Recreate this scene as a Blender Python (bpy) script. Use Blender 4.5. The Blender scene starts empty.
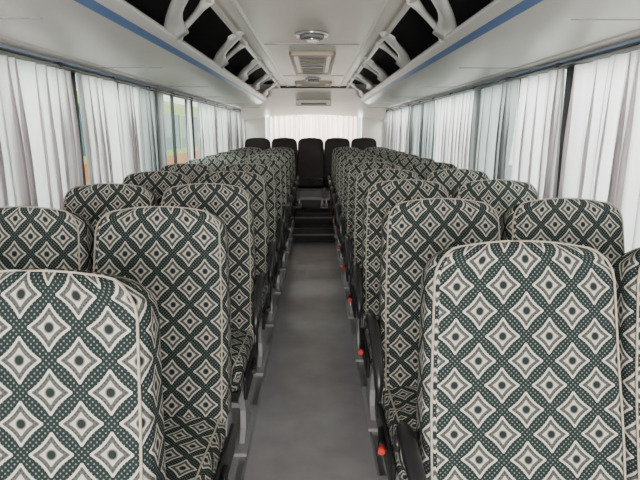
import bpy, math, random
from mathutils import Vector
random.seed(4)
S = bpy.context.scene
COL = S.collection

# ---------------------------------------------------------------- materials
def new_mat(name, color=(0.5,0.5,0.5), rough=0.6, metal=0.0, spec=0.4, noise=0.0, nscale=20, bump=0.0, bscale=60):
    m = bpy.data.materials.new(name); m.use_nodes = True
    nt = m.node_tree; b = nt.nodes['Principled BSDF']
    b.inputs['Base Color'].default_value = (*color,1)
    b.inputs['Roughness'].default_value = rough
    b.inputs['Metallic'].default_value = metal
    b.inputs['Specular IOR Level'].default_value = spec
    if noise>0 or bump>0:
        tc = nt.nodes.new('ShaderNodeTexCoord')
    if noise>0:
        n = nt.nodes.new('ShaderNodeTexNoise'); n.inputs['Scale'].default_value = nscale; n.inputs['Detail'].default_value=5
        nt.links.new(tc.outputs['Object'], n.inputs['Vector'])
        r = nt.nodes.new('ShaderNodeValToRGB')
        r.color_ramp.elements[0].position=0.3; r.color_ramp.elements[1].position=0.7
        r.color_ramp.elements[0].color=(*[c*(1-noise) for c in color],1)
        r.color_ramp.elements[1].color=(*[min(1,c*(1+noise)) for c in color],1)
        nt.links.new(n.outputs['Fac'], r.inputs['Fac']); nt.links.new(r.outputs['Color'], b.inputs['Base Color'])
    if bump>0:
        n2 = nt.nodes.new('ShaderNodeTexNoise'); n2.inputs['Scale'].default_value=bscale
        nt.links.new(tc.outputs['Object'], n2.inputs['Vector'])
        bp = nt.nodes.new('ShaderNodeBump'); bp.inputs['Strength'].default_value=bump; bp.inputs['Distance'].default_value=0.01
        nt.links.new(n2.outputs['Fac'], bp.inputs['Height']); nt.links.new(bp.outputs['Normal'], b.inputs['Normal'])
    return m

class NB:
    def __init__(s, nt): s.nt=nt
    def m(s, op, a, b=None, c=None):
        n = s.nt.nodes.new('ShaderNodeMath'); n.operation=op
        for i,v in enumerate((a,b,c)):
            if v is None: continue
            if isinstance(v,(int,float)): n.inputs[i].default_value=v
            else: s.nt.links.new(v, n.inputs[i])
        return n.outputs[0]
    def mix(s, f, c1, c2):
        n = s.nt.nodes.new('ShaderNodeMix'); n.data_type='RGBA'
        s.nt.links.new(f, n.inputs[0])
        for v,i in ((c1,6),(c2,7)):
            if isinstance(v,tuple): n.inputs[i].default_value=(*v,1)
            else: s.nt.links.new(v, n.inputs[i])
        return n.outputs[2]

def fabric_mat():
    m = new_mat('seat_fabric', rough=0.9, spec=0.15)
    nt=m.node_tree; b=nt.nodes['Principled BSDF']; N=NB(nt)
    uv = nt.nodes.new('ShaderNodeUVMap'); uv.uv_map='UVMap'
    sp = nt.nodes.new('ShaderNodeSeparateXYZ'); nt.links.new(uv.outputs[0], sp.inputs[0])
    T=0.105
    px=N.m('DIVIDE',sp.outputs[0],T); py=N.m('DIVIDE',sp.outputs[1],T*1.02)
    a=N.m('SUBTRACT',N.m('FRACT',N.m('ADD',px,py)),0.5)
    c=N.m('SUBTRACT',N.m('FRACT',N.m('SUBTRACT',px,py)),0.5)
    a=N.m('ABSOLUTE',a); c=N.m('ABSOLUTE',c)
    mx=N.m('MAXIMUM',a,c); mn=N.m('MINIMUM',a,c)
    q=N.m('DIVIDE',mn,N.m('MAXIMUM',mx,0.001)); q2=N.m('MULTIPLY',q,q)
    d=N.m('MULTIPLY',mx,N.m('ADD',1.0,N.m('MULTIPLY',0.17,N.m('SUBTRACT',1.0,q2))))
    r=N.m('SQRT',N.m('ADD',N.m('MULTIPLY',a,a),N.m('MULTIPLY',c,c)))
    d=N.m('MAXIMUM',d,N.m('MULTIPLY',r,0.76))
    fa=N.m('SUBTRACT',N.m('FRACT',N.m('MULTIPLY',N.m('ADD',px,py),10.0)),0.5)
    fb=N.m('SUBTRACT',N.m('FRACT',N.m('MULTIPLY',N.m('SUBTRACT',px,py),10.0)),0.5)
    fr=N.m('SQRT',N.m('ADD',N.m('MULTIPLY',fa,fa),N.m('MULTIPLY',fb,fb)))
    dot=N.m('LESS_THAN',fr,0.21)
    cream=(0.46,0.44,0.39); dark=(0.014,0.021,0.0205); mid=(0.070,0.074,0.069)
    bg=N.mix(dot,dark,(0.14,0.165,0.155))
    inner=N.mix(dot,mid,(0.028,0.032,0.030))
    col=N.mix(N.m('LESS_THAN',d,0.395),bg,cream)
    col=N.mix(N.m('LESS_THAN',d,0.325),col,inner)
    col=N.mix(N.m('LESS_THAN',d,0.205),col,(0.40,0.38,0.335))
    col=N.mix(N.m('LESS_THAN',r,0.130),col,(0.11,0.105,0.095))
    col=N.mix(N.m('LESS_THAN',r,0.098),col,dark)
    nt.links.new(col,b.inputs['Base Color'])
    tc=nt.nodes.new('ShaderNodeTexCoord')
    n2=nt.nodes.new('ShaderNodeTexNoise'); n2.inputs['Scale'].default_value=9; n2.inputs['Detail'].default_value=3
    nt.links.new(tc.outputs['Object'],n2.inputs['Vector'])
    bp=nt.nodes.new('ShaderNodeBump'); bp.inputs['Strength'].default_value=0.5; bp.inputs['Distance'].default_value=0.03
    nt.links.new(n2.outputs['Fac'],bp.inputs['Height']); nt.links.new(bp.outputs['Normal'],b.inputs['Normal'])
    return m

FAB=fabric_mat()
LEATHER=new_mat('dark_maroon_leatherette',(0.018,0.011,0.012),0.6,noise=0.2,nscale=10)
PIPE=new_mat('cream_piping',(0.34,0.31,0.25),0.6)
BLK=new_mat('black_plastic',(0.012,0.012,0.013),0.35,spec=0.5)
RED=new_mat('red_plastic',(0.60,0.03,0.02),0.35)
MET=new_mat('grey_painted_metal',(0.38,0.38,0.39),0.4,0.3)
GRY=new_mat('grey_side_plastic',(0.20,0.20,0.21),0.5)
SHELL=new_mat('seat_rear_fabric',(0.04,0.045,0.045),0.9,noise=0.3,nscale=80)
WHT=new_mat('offwhite_panel',(0.75,0.70,0.63),0.34,spec=0.5,noise=0.03,nscale=2)
UND=new_mat('rack_underside_vinyl',(0.60,0.57,0.53),0.36,noise=0.04,nscale=3)
LIPM=new_mat('white_lip_plastic',(0.64,0.63,0.61),0.35)
BLUE=new_mat('blue_trim',(0.13,0.21,0.42),0.4)
BLUE2=new_mat('pale_blue_trim',(0.30,0.38,0.52),0.4)
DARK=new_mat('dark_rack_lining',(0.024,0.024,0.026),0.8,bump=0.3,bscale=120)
FLOORM=new_mat('grey_vinyl_floor',(0.30,0.297,0.31),0.40,spec=0.5,noise=0.14,nscale=6)
STEPM=new_mat('black_rubber',(0.014,0.014,0.016),0.6,bump=0.3,bscale=90)
ALU=new_mat('aluminium_strip',(0.28,0.28,0.29),0.35,0.8)
ALUD=new_mat('worn_step_edge',(0.13,0.13,0.135),0.5,0.5)
CHR=new_mat('chrome',(0.62,0.6,0.58),0.22,0.9)
TAN=new_mat('tan_hatch_plastic',(0.50,0.42,0.33),0.5)
WALLM=new_mat('wall_panel_grey',(0.33,0.34,0.34),0.6,noise=0.06,nscale=5)
FRAME=new_mat('window_rubber',(0.02,0.022,0.022),0.5)

def curtain_mat(name,col,tcol,fac):
    m=bpy.data.materials.new(name); m.use_nodes=True; nt=m.node_tree; nt.nodes.clear()
    o=nt.nodes.new('ShaderNodeOutputMaterial'); mx=nt.nodes.new('ShaderNodeMixShader')
    d=nt.nodes.new('ShaderNodeBsdfDiffuse'); t=nt.nodes.new('ShaderNodeBsdfTranslucent')
    tc=nt.nodes.new('ShaderNodeTexCoord'); n=nt.nodes.new('ShaderNodeTexNoise'); n.inputs['Scale'].default_value=5
    mp=nt.nodes.new('ShaderNodeMapping'); mp.inputs['Scale'].default_value=(1,3,0.25)
    nt.links.new(tc.outputs['Object'],mp.inputs[0]); nt.links.new(mp.outputs[0],n.inputs['Vector'])
    r=nt.nodes.new('ShaderNodeValToRGB'); r.color_ramp.elements[0].position=.3; r.color_ramp.elements[1].position=.7
    r.color_ramp.elements[0].color=(*[c*0.72 for c in tcol],1); r.color_ramp.elements[1].color=(*tcol,1)
    nt.links.new(n.outputs['Fac'],r.inputs['Fac']); nt.links.new(r.outputs['Color'],t.inputs['Color'])
    d.inputs['Color'].default_value=(*col,1)
    mx.inputs[0].default_value=fac
    nt.links.new(d.outputs[0],mx.inputs[1]); nt.links.new(t.outputs[0],mx.inputs[2]); nt.links.new(mx.outputs[0],o.inputs[0])
    return m
CURT=curtain_mat('white_curtain_cloth',(0.66,0.63,0.64),(0.82,0.765,0.775),0.66)
CURTD=curtain_mat('grey_curtain_cloth',(0.34,0.35,0.355),(0.40,0.41,0.415),0.55)
CURTR=curtain_mat('pink_curtain_cloth',(0.72,0.58,0.56),(0.88,0.70,0.67),0.65)

def glass_mat():
    m=bpy.data.materials.new('green_tinted_glass'); m.use_nodes=True; nt=m.node_tree; nt.nodes.clear()
    o=nt.nodes.new('ShaderNodeOutputMaterial'); mx=nt.nodes.new('ShaderNodeMixShader'); mx.inputs[0].default_value=0.06
    t=nt.nodes.new('ShaderNodeBsdfTransparent'); t.inputs[0].default_value=(0.82,0.90,0.87,1)
    g=nt.nodes.new('ShaderNodeBsdfGlossy'); g.inputs['Roughness'].default_value=0.03
    nt.links.new(t.outputs[0],mx.inputs[1]); nt.links.new(g.outputs[0],mx.inputs[2]); nt.links.new(mx.outputs[0],o.inputs[0])
    return m
GLASS=glass_mat()

# ---------------------------------------------------------------- mesh builder
class MB:
    def __init__(s): s.v=[];s.f=[];s.m=[];s.uv=[];s.sm=[];s.mats=[]
    def mi(s,mat):
        if mat not in s.mats: s.mats.append(mat)
        return s.mats.index(mat)
    def face(s,idx,mat,uv=None,smooth=False):
        s.f.append(idx); s.m.append(s.mi(mat)); s.uv.append(uv); s.sm.append(smooth)
    def box(s,x0,x1,y0,y1,z0,z1,mat,bev=0.0):
        if x0>x1:x0,x1=x1,x0
        if bev>0:
            prof=[]
            n=3
            for cx,cz,a0 in ((x1-bev,z1-bev,0),(x0+bev,z1-bev,90),(x0+bev,z0+bev,180),(x1-bev,z0+bev,270)):
                for k in range(n+1):
                    a=math.radians(a0+90*k/n); prof.append((cx+bev*math.cos(a),cz+bev*math.sin(a)))
            rings=[]
            for yy,ins in ((y0,bev),(y0+bev*.3,bev*.3),(y0+bev,0),(y1-bev,0),(y1-bev*.3,bev*.3),(y1,bev)):
                mxx=(x0+x1)/2; mz=(z0+z1)/2; hx=(x1-x0)/2; hz=(z1-z0)/2
                rings.append([(mxx+(p[0]-mxx)*(hx-ins)/hx,yy,mz+(p[1]-mz)*(hz-ins)/hz) for p in prof])
            s.loft(rings,mat,True,True)
            return
        b=len(s.v)
        s.v+=[(x0,y0,z0),(x1,y0,z0),(x1,y1,z0),(x0,y1,z0),(x0,y0,z1),(x1,y0,z1),(x1,y1,z1),(x0,y1,z1)]
        for q in ((0,3,2,1),(4,5,6,7),(0,1,5,4),(1,2,6,5),(2,3,7,6),(3,0,4,7)):
            s.face([b+i for i in q],mat)
    def loft(s,rings,mat,closed=True,caps=True,smooth=True,uvs=None):
        b=len(s.v); n=len(rings[0])
        for r in rings: s.v+=[tuple(p) for p in r]
        for i in range(len(rings)-1):
            for j in range(n if closed else n-1):
                k=(j+1)%n
                s.face([b+i*n+j,b+i*n+k,b+(i+1)*n+k,b+(i+1)*n+j],mat,smooth=smooth)
        if caps and closed:
            s.face([b+j for j in range(n)][::-1],mat); s.face([b+(len(rings)-1)*n+j for j in range(n)],mat)
    def tube(s,path,r,mat,n=8,sx=1.0,sy=1.0,up=Vector((1,0,0)),radii=None):
        path=[Vector(p) for p in path]; rings=[]
        for i,p in enumerate(path):
            t=(path[min(i+1,len(path)-1)]-path[max(i-1,0)]).normalized()
            u=up-t*up.dot(t)
            if u.length<1e-3: u=Vector((0,0,1))-t*t.z
            u.normalize(); w=t.cross(u)
            rr=radii[i] if radii else r
            rings.append([p+u*math.cos(2*math.pi*k/n)*rr*sx+w*math.sin(2*math.pi*k/n)*rr*sy for k in range(n)])
        s.loft(rings,mat)
    def disc(s,c,axis,r,h,mat,n=24):
        c=Vector(c);axis=Vector(axis).normalized()
        up=Vector((1,0,0)) if abs(axis.x)<.9 else Vector((0,1,0))
        u=(up-axis*up.dot(axis)).normalized(); w=axis.cross(u)
        ring=lambda rr,hh:[c+axis*hh+(u*math.cos(2*math.pi*k/n)+w*math.sin(2*math.pi*k/n))*rr for k in range(n)]
        s.loft([ring(r,0),ring(r,h*.7),ring(r*.93,h)],mat)
    def mesh(s,name):
        me=bpy.data.meshes.new(name); me.from_pydata(s.v,[],s.f)
        for m in s.mats: me.materials.append(m)
        ul=me.uv_layers.new(name='UVMap')
        for i,p in enumerate(me.polygons):
            p.material_index=s.m[i]; p.use_smooth=s.sm[i]
            if s.uv[i]:
                for li,u in zip(p.loop_indices,s.uv[i]): ul.data[li].uv=u
            else:
                nrm=p.normal
                for li in p.loop_indices:
                    co=me.vertices[me.loops[li].vertex_index].co
                    ax=max(range(3),key=lambda k:abs(nrm[k]))
                    ul.data[li].uv=((co.y,co.z),(co.x,co.z),(co.x,co.y))[ax]
        me.update(); return me
    def obj(s,name,loc=(0,0,0)):
        o=bpy.data.objects.new(name,s.mesh(name)); o.location=loc; COL.objects.link(o); return o

def rrect(hw,hd,r,nf=10,ns=3,nc=3):
    r=min(r,hw*.9,hd*.9); pts=[]
    for i in range(nf): pts.append((-(hw-r)+2*(hw-r)*i/nf, hd,'f'))
    def corner(cx,cd,a0):
        for k in range(nc):
            a=math.radians(a0-90*k/nc); pts.append((cx+r*math.cos(a),cd+r*math.sin(a),'c'))
    corner(hw-r,hd-r,90)
    for i in range(ns): pts.append((hw,(hd-r)-2*(hd-r)*i/ns,'s'))
    corner(hw-r,-(hd-r),0)
    for i in range(nf): pts.append(((hw-r)-2*(hw-r)*i/nf,-hd,'b'))
    corner(-(hw-r),-(hd-r),-90)
    for i in range(ns): pts.append((-hw,-(hd-r)+2*(hd-r)*i/ns,'s'))
    corner(-(hw-r),hd-r,180)
    return pts

def seat_mesh(name, arm=0, FAB=FAB, PIPE=PIPE, rest=True):
    B=MB()
    th=math.radians(12.5); L=0.735
    U=Vector((0,math.sin(th),math.cos(th))); Nn=Vector((0,-math.cos(th),math.sin(th)))
    O=Vector((0,0.0,0.385))
    R=0.075
    base=rrect(0.224,0.062,0.028)
    arc=[0]
    for i in range(1,len(base)+1):
        p=base[i-1];q=base[i%len(base)]
        arc.append(arc[-1]+math.hypot(q[0]-p[0],q[1]-p[1]))
    nf=10
    off=arc[nf//2]
    ss=[0,0.03,0.08,0.15,0.22,0.3,0.38,0.46,0.53,0.59,0.628]
    ss+=[L-R+R*math.sin(math.radians(a)) for a in (0,18,36,52,66,78,86,90)]
    rings=[];vv=[]
    pipeL=[];pipeR=[]
    for i,sv in enumerate(ss):
        hw=0.227-0.014*max(0,(sv-0.35)/(L-0.35))
        if sv<0.05: hw-=0.01*(1-sv/0.05)
        hd=0.062-0.014*sv/L
        e=max(0,(sv-(L-R))/R)
        red=R*(1-math.sqrt(max(0,1-e*e)))
        hw-=red
        e2=max(0,(sv-(L-0.04))/0.04); hd-=0.034*(1-math.sqrt(max(0,1-e2*e2)))
        ring=[]
        pts=rrect(hw,hd,0.026)
        for j,(x,d,k) in enumerate(pts):
            ds=d
            if d>0:
                g=max(0,1-(x/hw)**2)
                lum=0.020*math.exp(-((sv-0.16)/0.16)**2)+0.012*math.exp(-((sv-0.62)/0.12)**2)
                ds+=g*lum
                ds+=0.010*math.exp(-((abs(x)/hw-0.92)/0.12)**2)*math.exp(-((sv-0.25)/0.2)**2)
            sc=sv+0.016*(1-(x/hw)**2 if hw>0 else 0)*max(0,(sv-0.5)/(L-0.5))
            ring.append(O+U*sc+Vector((x,0,0))+Nn*ds)
        rings.append(ring); vv.append(sv)
        pipeL.append(ring[0]+Vector((-0.012,0,0))); pipeR.append(ring[nf]+Vector((0.012,0,0)))
    b=len(B.v); n=len(rings[0])
    for r_ in rings: B.v+=[tuple(p) for p in r_]
    for i in range(len(rings)-1):
        for j in range(n):
            k=(j+1)%n
            kind=base[j][2]
            mat=FAB
            if kind=='b': mat=SHELL
            uv=[(arc[j]-off,vv[i]),(arc[j+1]-off,vv[i]),(arc[j+1]-off,vv[i+1]),(arc[j]-off,vv[i+1])]
            B.face([b+i*n+j,b+i*n+k,b+(i+1)*n+k,b+(i+1)*n+j],mat,uv,True)
    m0=b+(len(rings)-1)*n
    B.face([m0+j for j in range(n)],FAB,[(rings[-1][j].x,vv[-1]+0.02-rings[-1][j].y*0.5) for j in range(n)],True)
    B.face([b+j for j in range(n)][::-1],SHELL)
    topf=[rings[-3][j]+Nn*0.001 for j in range(0,nf+1)]
    path=pipeL[1:-3]+topf+pipeR[1:-3][::-1]
    B.tube(path,0.0028,PIPE,6)
    pk=lambda x,s_,d:(O+U*s_+Vector((x,0,0))-Nn*d)
    rg=[]
    for s_,d in ((0.12,0.062),(0.13,0.085),(0.36,0.085),(0.37,0.062)):
        rg.append([pk(x,s_,d) for x in (-.17,-.06,.06,.17)])
    B.loft(rg,SHELL,closed=False,caps=False)
    cr=[];cb=rrect(0.224,0.07,0.035,nf=10)
    ys=[0.05,0.02,-0.05,-0.15,-0.25,-0.33,-0.38,-0.41,-0.43,-0.44]
    for y in ys:
        e=max(0,(-0.36-y)/0.08); sh=0.06*(1-math.sqrt(max(0,1-e*e)))
        hw=0.224-sh*0.5; hd=0.07-sh*0.8
        row=[]
        for (x,d,k) in rrect(hw,hd,0.032):
            z=0.395+d
            if d>0: z+=0.015*max(0,1-(x/hw)**2)-0.012*math.exp(-((y+0.1)/0.12)**2)
            z+= 0.012*(-y/0.44)
            row.append(Vector((x,y,z)))
        cr.append(row)
    b=len(B.v); n=len(cr[0]); arc2=[0]
    for i in range(1,n+1):
        p=cb[i-1];q=cb[i%n]; arc2.append(arc2[-1]+math.hypot(q[0]-p[0],q[1]-p[1]))
    for r_ in cr: B.v+=[tuple(p) for p in r_]
    for i in range(len(cr)-1):
        for j in range(n):
            k=(j+1)%n
            uv=[(arc2[j]-arc2[5],ys[i]),(arc2[j+1]-arc2[5],ys[i]),(arc2[j+1]-arc2[5],ys[i+1]),(arc2[j]-arc2[5],ys[i+1])]
            B.face([b+i*n+j,b+i*n+k,b+(i+1)*n+k,b+(i+1)*n+j][::-1],FAB,uv[::-1],True)
    B.face([b+(len(cr)-1)*n+j for j in range(n)][::-1],FAB)
    B.tube([r_[0]+Vector((-.012,0,-.002)) for r_ in cr]+cr[-1][1:11]+[r_[10]+Vector((.012,0,-.002)) for r_ in cr[::-1]],0.003,PIPE,6)
    # frame
    B.box(-.20,.20,-.38,.04,.285,.325,BLK)
    for sx in (-1,1):
        x=sx*.19
        rg=[]
        for z,ya,yb_ in ((.30,-.30,.00),(.24,-.26,-.04),(.14,-.21,-.09),(.06,-.22,-.08),(.016,-.27,-.03)):
            rg.append([(x-.012,ya,z),(x+.012,ya,z),(x+.012,yb_,z),(x-.012,yb_,z)])
        B.loft(rg,MET,smooth=False)
        B.box(x-.03,x+.03,-.34,.05,0.0,.016,MET)
        B.disc((sx*.218,-0.005,.40),(sx,0,0),.05,.010,GRY,20)
    B.box(-.18,.18,-.17,-.14,.13,.155,MET)
    if arm:
        x=arm*.262
        B.box(arm*.226,arm*.240,-.40,.02,.30,.40,BLK,bev=.006)
        if rest:
            pa=[(x,.095,.675),(x,.06,.688),(x,0,.690),(x,-.08,.680),(x,-.15,.655),(x,-.205,.615),(x,-.235,.57),(x,-.245,.52)]
            B.tube(pa,.026,BLK,12,sx=0.85,sy=0.85,radii=[.016,.023,.024,.023,.022,.021,.018,.008])
            B.tube([(arm*.238,.07,.675),(arm*.236,.05,.60),(arm*.234,.01,.50),(arm*.234,-.03,.40),(arm*.234,-.05,.34)],.02,BLK,10,sx=.45,sy=1.1,radii=[.024,.024,.022,.026,.022])
            B.disc((arm*.276,.05,.665),(arm,0,0),.02,.010,BLK,16)
        B.tube([(arm*.244,-.18,.375),(arm*.252,-.26,.38),(arm*.256,-.30,.385)],.012,BLK,8)
        B.disc((arm*.256,-.295,.385),(arm*.2,-1,0),.012,.022,RED if arm<0 else BLK,16)
    return B.mesh(name)

ME={0:seat_mesh('seat_plain',0),1:seat_mesh('seat_arm_right',1),-1:seat_mesh('seat_arm_left',-1),
    'n':seat_mesh('seat_no_rest',1,rest=False),'r':seat_mesh('seat_rear_row',0,LEATHER,LEATHER)}
PLAT=0.08
def place(x,dtop,arm,z=PLAT,rz=0):
    o=bpy.data.objects.new('bus_seat',ME[arm]); COL.objects.link(o)
    o.location=(x,dtop-0.16,z); o.rotation_euler=(0,0,rz)
    return o
LROWS=[0.90]+[1.67+0.73*k for k in range(9)]
RROWS=[1.135]+[1.86+0.715*k for k in range(9)]
for i,d in enumerate(LROWS):
    place(-.495,d,1 if i>1 else 'n',rz=random.uniform(-.012,.012)); place(-.952,d,0)
for d in RROWS:
    place(.488,d,-1,rz=random.uniform(-.012,.012)); place(.945,d,0)
BACKZ=0.20
for i in range(5):
    place(-.945+.4475*i,8.62,'r',z=BACKZ+.001)

# ---------------------------------------------------------------- floor
Y0,Y1=-1.7,9.1; W=1.25
f=MB(); f.box(-W,W,Y0,Y1,-.06,0,FLOORM); f.obj('floor')
for side,nm in ((-1,'left'),(1,'right')):
    p=MB(); xi=side*.285
    p.box(xi,side*(W-.01),.15,8.0,0.0,PLAT,FLOORM)
    p.box(xi-side*.004,xi+side*.02,.15,8.0,PLAT-.03,PLAT+.0005,ALU)
    p.obj('trim_platform_'+nm)
st=MB()
st.box(-.28,.28,6.45,7.25,0,.11,STEPM); st.box(-.28,.28,7.25,8.0,0,.20,STEPM)
st.box(-.28,.28,6.445,6.465,.09,.113,ALUD); st.box(-.28,.28,7.245,7.265,.18,.203,ALUD)
st.box(-.28,.28,6.84,6.85,.109,.113,ALUD); st.box(-.28,.28,7.6,7.61,.199,.203,ALUD)
st.obj('aisle_steps')
pl=MB(); pl.box(-W+.01,W-.01,8.005,Y1-.02,0,.20,STEPM); pl.obj('rear_seat_platform')

# ---------------------------------------------------------------- walls
ZC=1.45
PIL=[-1.35,-.05,1.3,2.74,4.08,5.35,6.5,7.75,9.05]
for side,nm in ((-1,'left'),(1,'right')):
    P2=PIL if side<0 else [-1.35,-.05,1.1,2.50,3.8,5.1,6.45,7.75,9.05]
    w=MB(); xa=side*W; xb=side*(W+.06)
    w.box(xa,xb,Y0,Y1,-.06,.80,WALLM)
    w.box(xa,xb,Y0,Y1,1.78,2.16,WHT)
    for y in P2: w.box(xa,xb,y-.05,y+.05,.80,1.78,FRAME)
    w.box(xa,xb,Y0,Y1,.80,.83,FRAME); w.box(xa,xb,Y0,Y1,1.755,1.78,FRAME)
    w.obj('wall_'+nm)
    r=MB()
    r.box(side*1.19,side*1.235,Y0+.1,8.9,1.742,1.756,BLK)
    r.tube([(side*1.185,Y0+.1,1.746),(side*1.185,8.9,1.746)],.004,ALU,8)
    y=Y0+.3
    while y<8.8:
        r.box(side*1.178,side*1.22,y-.01,y+.01,1.7415,1.762,BLK); y+=.65
    r.obj('curtain_rail_'+nm)
    for i in range(len(P2)-1):
        g=MB(); g.box(side*(W+.025),side*(W+.032),P2[i]+.05,P2[i+1]-.05,.83,1.755,GLASS)
        ym=(P2[i]+P2[i+1])/2
        g.box(side*(W+.015),side*(W+.04),ym-.012,ym+.012,.83,1.755,FRAME)
        g.obj('window_%d'%(i+1+(8 if side>0 else 0)))

def curtain(name,side,ya,yb,mat,lam=0.115,amp=0.029,seed=0,bottom=.72,top=1.739):
    rnd=random.Random(seed); B=MB()
    n=max(40,int((yb-ya)/lam*14)); rows=12
    ph=[]; a=rnd.uniform(0,6)
    sp=1.0
    for i in range(n+1):
        if i%14==0: sp=rnd.choice((.45,.7,1.0,1.35,2.0))
        a+= sp*2*math.pi*(yb-ya)/n/lam
        ph.append(a)
    am=[amp*(0.6+0.4*math.sin(i*.11+seed*2)**2) for i in range(n+1)]
    rings=[]
    for rI in range(rows+1):
        t=rI/rows; z=top+(bottom-top)*t
        row=[]
        for i in range(n+1):
            u=i/n; A=am[i]*(0.5+0.5*min(1,t*2.5))
            p=ph[i]+t*1.1*math.sin(seed+i*.03)
            s_=math.sin(p); s_=math.copysign(abs(s_)**.6,s_)
            pinch=1-0.012*math.sin(math.pi*min(1,t*1.1))
            y=(ya+yb)/2+(u-.5)*(yb-ya)*pinch+0.036*math.sin(2*p+.6)*min(1,.4+t*2)
            row.append((side*1.213-side*A*s_,y,z))
        rings.append(row)
    B.loft(rings,mat,closed=False,caps=False)
    return B.obj(name)
sd=1
for (a,b,m) in ((-1.2,-.1,CURT),(0.0,1.2,CURT),(1.28,2.66,CURT),(2.69,3.26,CURT),(3.31,3.64,CURT),(3.66,4.22,CURTD),(4.98,5.16,CURT),(5.48,6.45,CURT),(6.52,7.7,CURT),(7.8,8.9,CURT)):
    curtain('window_curtain',-1,a,b,m,seed=sd); sd+=1
for (a,b,m) in ((-1.2,-.1,CURT),(0.0,1.05,CURT),(1.1,2.40,CURT),(2.49,2.98,CURT),(3.05,3.85,CURTD),(3.86,5.08,CURT),(5.15,6.4,CURTD),(6.5,7.7,CURT),(7.8,8.9,CURT)):
    curtain('window_curtain',1,a,b,m,seed=sd); sd+=1

# back wall
bw=MB()
bw.box(-W,W,Y1,Y1+.06,-.06,1.15,WALLM); bw.box(-W,W,Y1,Y1+.06,1.72,2.16,WHT)
bw.box(-W,-.85,Y1,Y1+.06,1.15,1.72,WHT); bw.box(.85,W,Y1,Y1+.06,1.15,1.72,WHT)
bw.obj('wall_back')
g=MB(); g.box(-.85,.85,Y1+.02,Y1+.03,1.15,1.72,GLASS); g.obj('window_rear')
B=MB(); rings=[]
for t in range(7):
    row=[]
    for i in range(241):
        u=i/240; row.append((-.78+1.56*u, 9.05+0.025*math.sin(u*110+0.8*math.sin(u*20)),1.70-.6*t/6))
    rings.append(row)
B.loft(rings,CURTR,closed=False,caps=False); B.obj('rear_window_curtain')

# front of the bus (behind the camera)
fw=MB()
fw.box(-W,W,Y0-.06,Y0,-.06,.85,WALLM); fw.box(-W,W,Y0-.06,Y0,1.95,2.16,WHT)
fw.box(-W,-W+.1,Y0-.06,Y0,.85,1.95,BLK); fw.box(W-.1,W,Y0-.06,Y0,.85,1.95,BLK)
fw.obj('wall_front')

# ---------------------------------------------------------------- ceiling
c=MB(); rings=[]
half=[(.485,2.062),(.505,2.058),(.512,2.076),(.49,2.090),(.40,2.084),(.385,2.072),(.37,2.082),(.18,2.092),(.02,2.096)]
prof=[(-x,z) for x,z in half]+[(x,z) for x,z in half[::-1]]
for y in (Y0,2,4,6,7.7): rings.append([(x,y,z) for x,z in prof])
c.loft(rings,WHT,closed=False,caps=False,smooth=False)
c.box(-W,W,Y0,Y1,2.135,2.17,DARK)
for y in (1.3,2.6,4.0,6.25):
    c.box(-.36,.36,y-.003,y+.003,2.078,2.084,GRY)
c.obj('ceiling')
rb=MB()
pr=[(7.7,2.055),(7.8,2.03),(8.1,1.95),(8.5,1.83),(8.85,1.73),(9.08,1.70)]
rings=[]
for y,z in pr:
    row=[]
    for i in range(21):
        x=-1.24+2.48*i/20
        row.append((x,y,z-0.10*(abs(x)/1.24)**3*(1 if y>7.9 else .6)))
    rings.append(row)
rb.loft(rings,WHT,closed=False,caps=False)
rb.box(-.28,.28,8.15,8.45,1.82,1.92,WHT,bev=.02)
rb.box(-.20,.20,8.12,8.16,1.84,1.87,GRY)
rb.obj('rear_ceiling_bulkhead')

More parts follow.
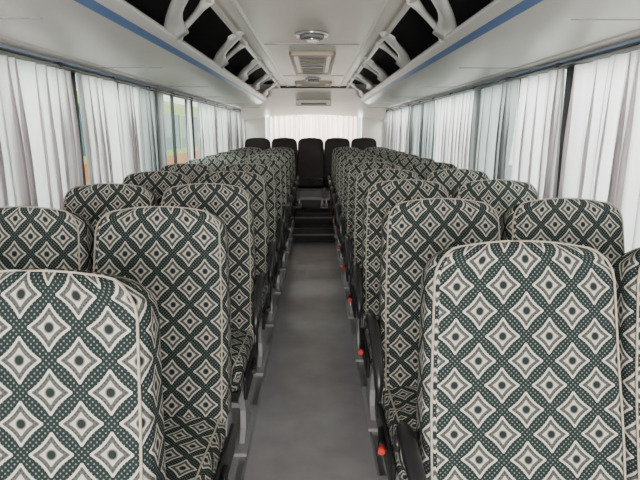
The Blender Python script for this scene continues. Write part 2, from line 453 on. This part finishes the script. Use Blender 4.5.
# ---------------------------------------------------------------- luggage racks
for side,nm in ((-1,'left'),(1,'right')):
    def P(l): return [(side*x,z) for x,z in l]
    R_=MB(); ya,yb=Y0+.1,7.95
    def ext(pts,mat,smooth=False):
        R_.loft([[(x,ya,z) for x,z in P(pts)],[(x,yb,z) for x,z in P(pts)]],mat,closed=False,caps=False,smooth=smooth)
    ext([(1.245,1.765),(1.20,1.765),(1.195,1.775)],BLUE2)
    ext([(1.195,1.775),(1.14,1.785),(1.135,1.779),(1.125,1.779),(1.12,1.787)],UND)
    ext([(1.12,1.787),(1.0,1.805),(.9,1.825),(.82,1.848),(.775,1.868)],UND,True)
    ext([(.775,1.868),(.757,1.880),(.745,1.890)],BLUE,True)
    ext([(.745,1.890),(.728,1.905),(.715,1.918),(.708,1.930),(.713,1.940),(.728,1.942),(.74,1.93)],LIPM,True)
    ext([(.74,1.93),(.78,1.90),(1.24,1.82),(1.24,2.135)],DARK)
    cap=[(1.245,1.765),(.9,1.825),(.775,1.868),(.708,1.93),(.50,2.07),(.52,2.13),(1.24,2.13)]
    b=len(R_.v); R_.v+=[(x,yb,z) for x,z in P(cap)]; R_.face([b+i for i in range(len(cap))],WHT)
    y=.4
    while y<7.9:
        R_.box(side*1.19,side*.79,y-.002,y+.002,1.772,1.776,GRY); y+=1.2
    for y in (.25,1.5,2.78,4.05,5.25,6.4,7.5):
        path=[(.728,.06,1.925),(.722,.03,1.955),(.705,-.03,1.985),(.675,-.12,2.005),(.635,-.22,2.018),(.59,-.32,2.030),(.545,-.41,2.045),(.505,-.48,2.068),(.48,-.52,2.085)]
        wd=[.100,.075,.057,.048,.046,.048,.058,.078,.10]
        tk=[.018,.021,.024,.025,.025,.025,.023,.017,.008]
        rings=[]
        for i,(x,dy,z) in enumerate(path):
            p=Vector((side*x,y+dy,z)); a=path[max(0,i-1)]; c2=path[min(len(path)-1,i+1)]
            t=Vector((side*(c2[0]-a[0]),c2[1]-a[1],c2[2]-a[2])).normalized()
            nn=Vector((side*-.55,0,-.83)); nn=(nn-t*nn.dot(t)).normalized(); uu=t.cross(nn).normalized()
            rings.append([p+uu*wd[i]*math.cos(q)+nn*tk[i]*math.sin(q) for q in [2*math.pi*k/14 for k in range(14)]])
        R_.loft(rings,LIPM)
        # slimmer rear strut closing the grab loop
        R_.tube([(side*.722,y+.10,1.94),(side*.70,y+.13,1.985),(side*.655,y+.11,2.02),(side*.60,y+.04,2.045),(side*.55,y-.05,2.06),(side*.50,y-.12,2.08)],.02,LIPM,10,radii=[.030,.022,.018,.018,.021,.03])
    R_.obj('luggage_rack_'+nm)

# ---------------------------------------------------------------- ceiling fittings
def round_fit(y,r,nm):
    b=MB()
    b.disc((0,y,2.093),(0,0,-1),r,.022,CHR,32)
    b.disc((0,y,2.072),(0,0,-1),r*.72,.014,GRY,32)
    b.disc((0,y,2.059),(0,0,-1),r*.45,.018,CHR,32)
    for k in range(8):
        a=k*math.pi/4
        b.box(math.cos(a)*r*.58-.008,math.cos(a)*r*.58+.008,y+math.sin(a)*r*.58-.008,y+math.sin(a)*r*.58+.008,2.052,2.060,BLK)
    b.obj(nm)
round_fit(3.62,.115,'ceiling_speaker'); round_fit(6.65,.10,'ceiling_speaker')
def hatch(y0,y1,hw):
    b=MB()
    for (x0,x1,a,c_) in ((-hw,-hw+.03,y0,y1),(hw-.03,hw,y0,y1),(-hw,hw,y0,y0+.05),(-hw,hw,y1-.05,y1)):
        b.box(x0,x1,a,c_,2.055,2.093,TAN,bev=.008)
    b.box(-hw+.03,hw-.03,y0+.05,y1-.05,2.070,2.088,WHT)
    b.box(-hw+.07,hw-.07,y0+.12,y1-.12,2.060,2.072,TAN,bev=.005)
    for k in range(7):
        yy=y0+.16+(y1-y0-.32)*k/6
        b.box(-hw+.09,hw-.09,yy-.012,yy+.012,2.053,2.061,GRY)
    b.obj('roof_hatch')
hatch(4.4,5.9,.195); hatch(7.0,7.5,.25)

# ---------------------------------------------------------------- exterior
g=MB(); g.box(-30,30,-30,40,-1.3,-1.25,new_mat('outside_concrete',(0.35,.36,.35),.9,noise=.1,nscale=.5)); g.obj('ground')
LIME=new_mat('lime_bus_paint',(0.50,.60,.12),.35); ORG=new_mat('orange_bus_paint',(0.75,.22,.03),.35)
TEAL=new_mat('dark_teal_glass',(0.03,.14,.14),.1,spec=.6)
pb=MB()
x0,x1,y0,y1=-6.3,-3.8,10.0,21.0
pb.box(x0,x1,y0,y1,-.95,2.2,LIME,bev=.15)
pb.box(x1-.01,x1+.012,y0+.4,y1-.4,.95,1.85,TEAL)
pb.box(x1-.01,x1+.014,y0+.2,y1-.2,.45,.80,ORG)
pb.box(x0+.25,x1-.25,y0-.012,y0+.01,.95,1.95,TEAL); pb.box(x0+.15,x1-.15,y0-.014,y0+.01,.45,.80,ORG)
y=y0+1.5
while y<y1-1: pb.box(x1-.01,x1+.03,y-.05,y+.05,.90,1.90,LIME); y+=1.5
for yy in (y0+2,y1-2.5):
    pb.disc((x1-.15,yy,-.78),(1,0,0),.47,.2,BLK,28); pb.disc((x1+.04,yy,-.78),(1,0,0),.25,.03,CHR,20)
pb.obj('parked_coach')

# ---------------------------------------------------------------- lights
w=bpy.data.worlds.new('World'); S.world=w; w.use_nodes=True
bg=w.node_tree.nodes['Background']; bg.inputs[0].default_value=(0.97,0.97,1.0,1); bg.inputs[1].default_value=3.0
def area(name,loc,rot,sx,sy,e,col=(1,1,1)):
    l=bpy.data.lights.new(name,'AREA'); l.shape='RECTANGLE'; l.size=sx; l.size_y=sy; l.energy=e; l.color=col
    o=bpy.data.objects.new(name,l); o.location=loc; o.rotation_euler=rot; COL.objects.link(o); return o
area('daylight_windscreen',(0,-2.2,1.5),(math.radians(90),0,0),2.2,1.2,255,(1,.945,.885))
area('daylight_left',(-2.4,4,2.4),(0,math.radians(-65),0),1.2,10,650,(1,.97,.94))
area('daylight_right',(2.4,4,2.4),(0,math.radians(65),0),1.2,10,1080,(1,.95,.93))
area('daylight_rear',(0,9.7,1.6),(math.radians(-90),0,0),1.8,.8,170,(1,.93,.92))

cam=bpy.data.cameras.new('Camera'); co=bpy.data.objects.new('Camera',cam); COL.objects.link(co)
cam.sensor_width=36; cam.lens=500/640*36; cam.clip_start=.02
co.location=(0.02,0,ZC)
co.rotation_euler=(math.radians(90-12.4),0,math.radians(-0.57))
S.camera=co
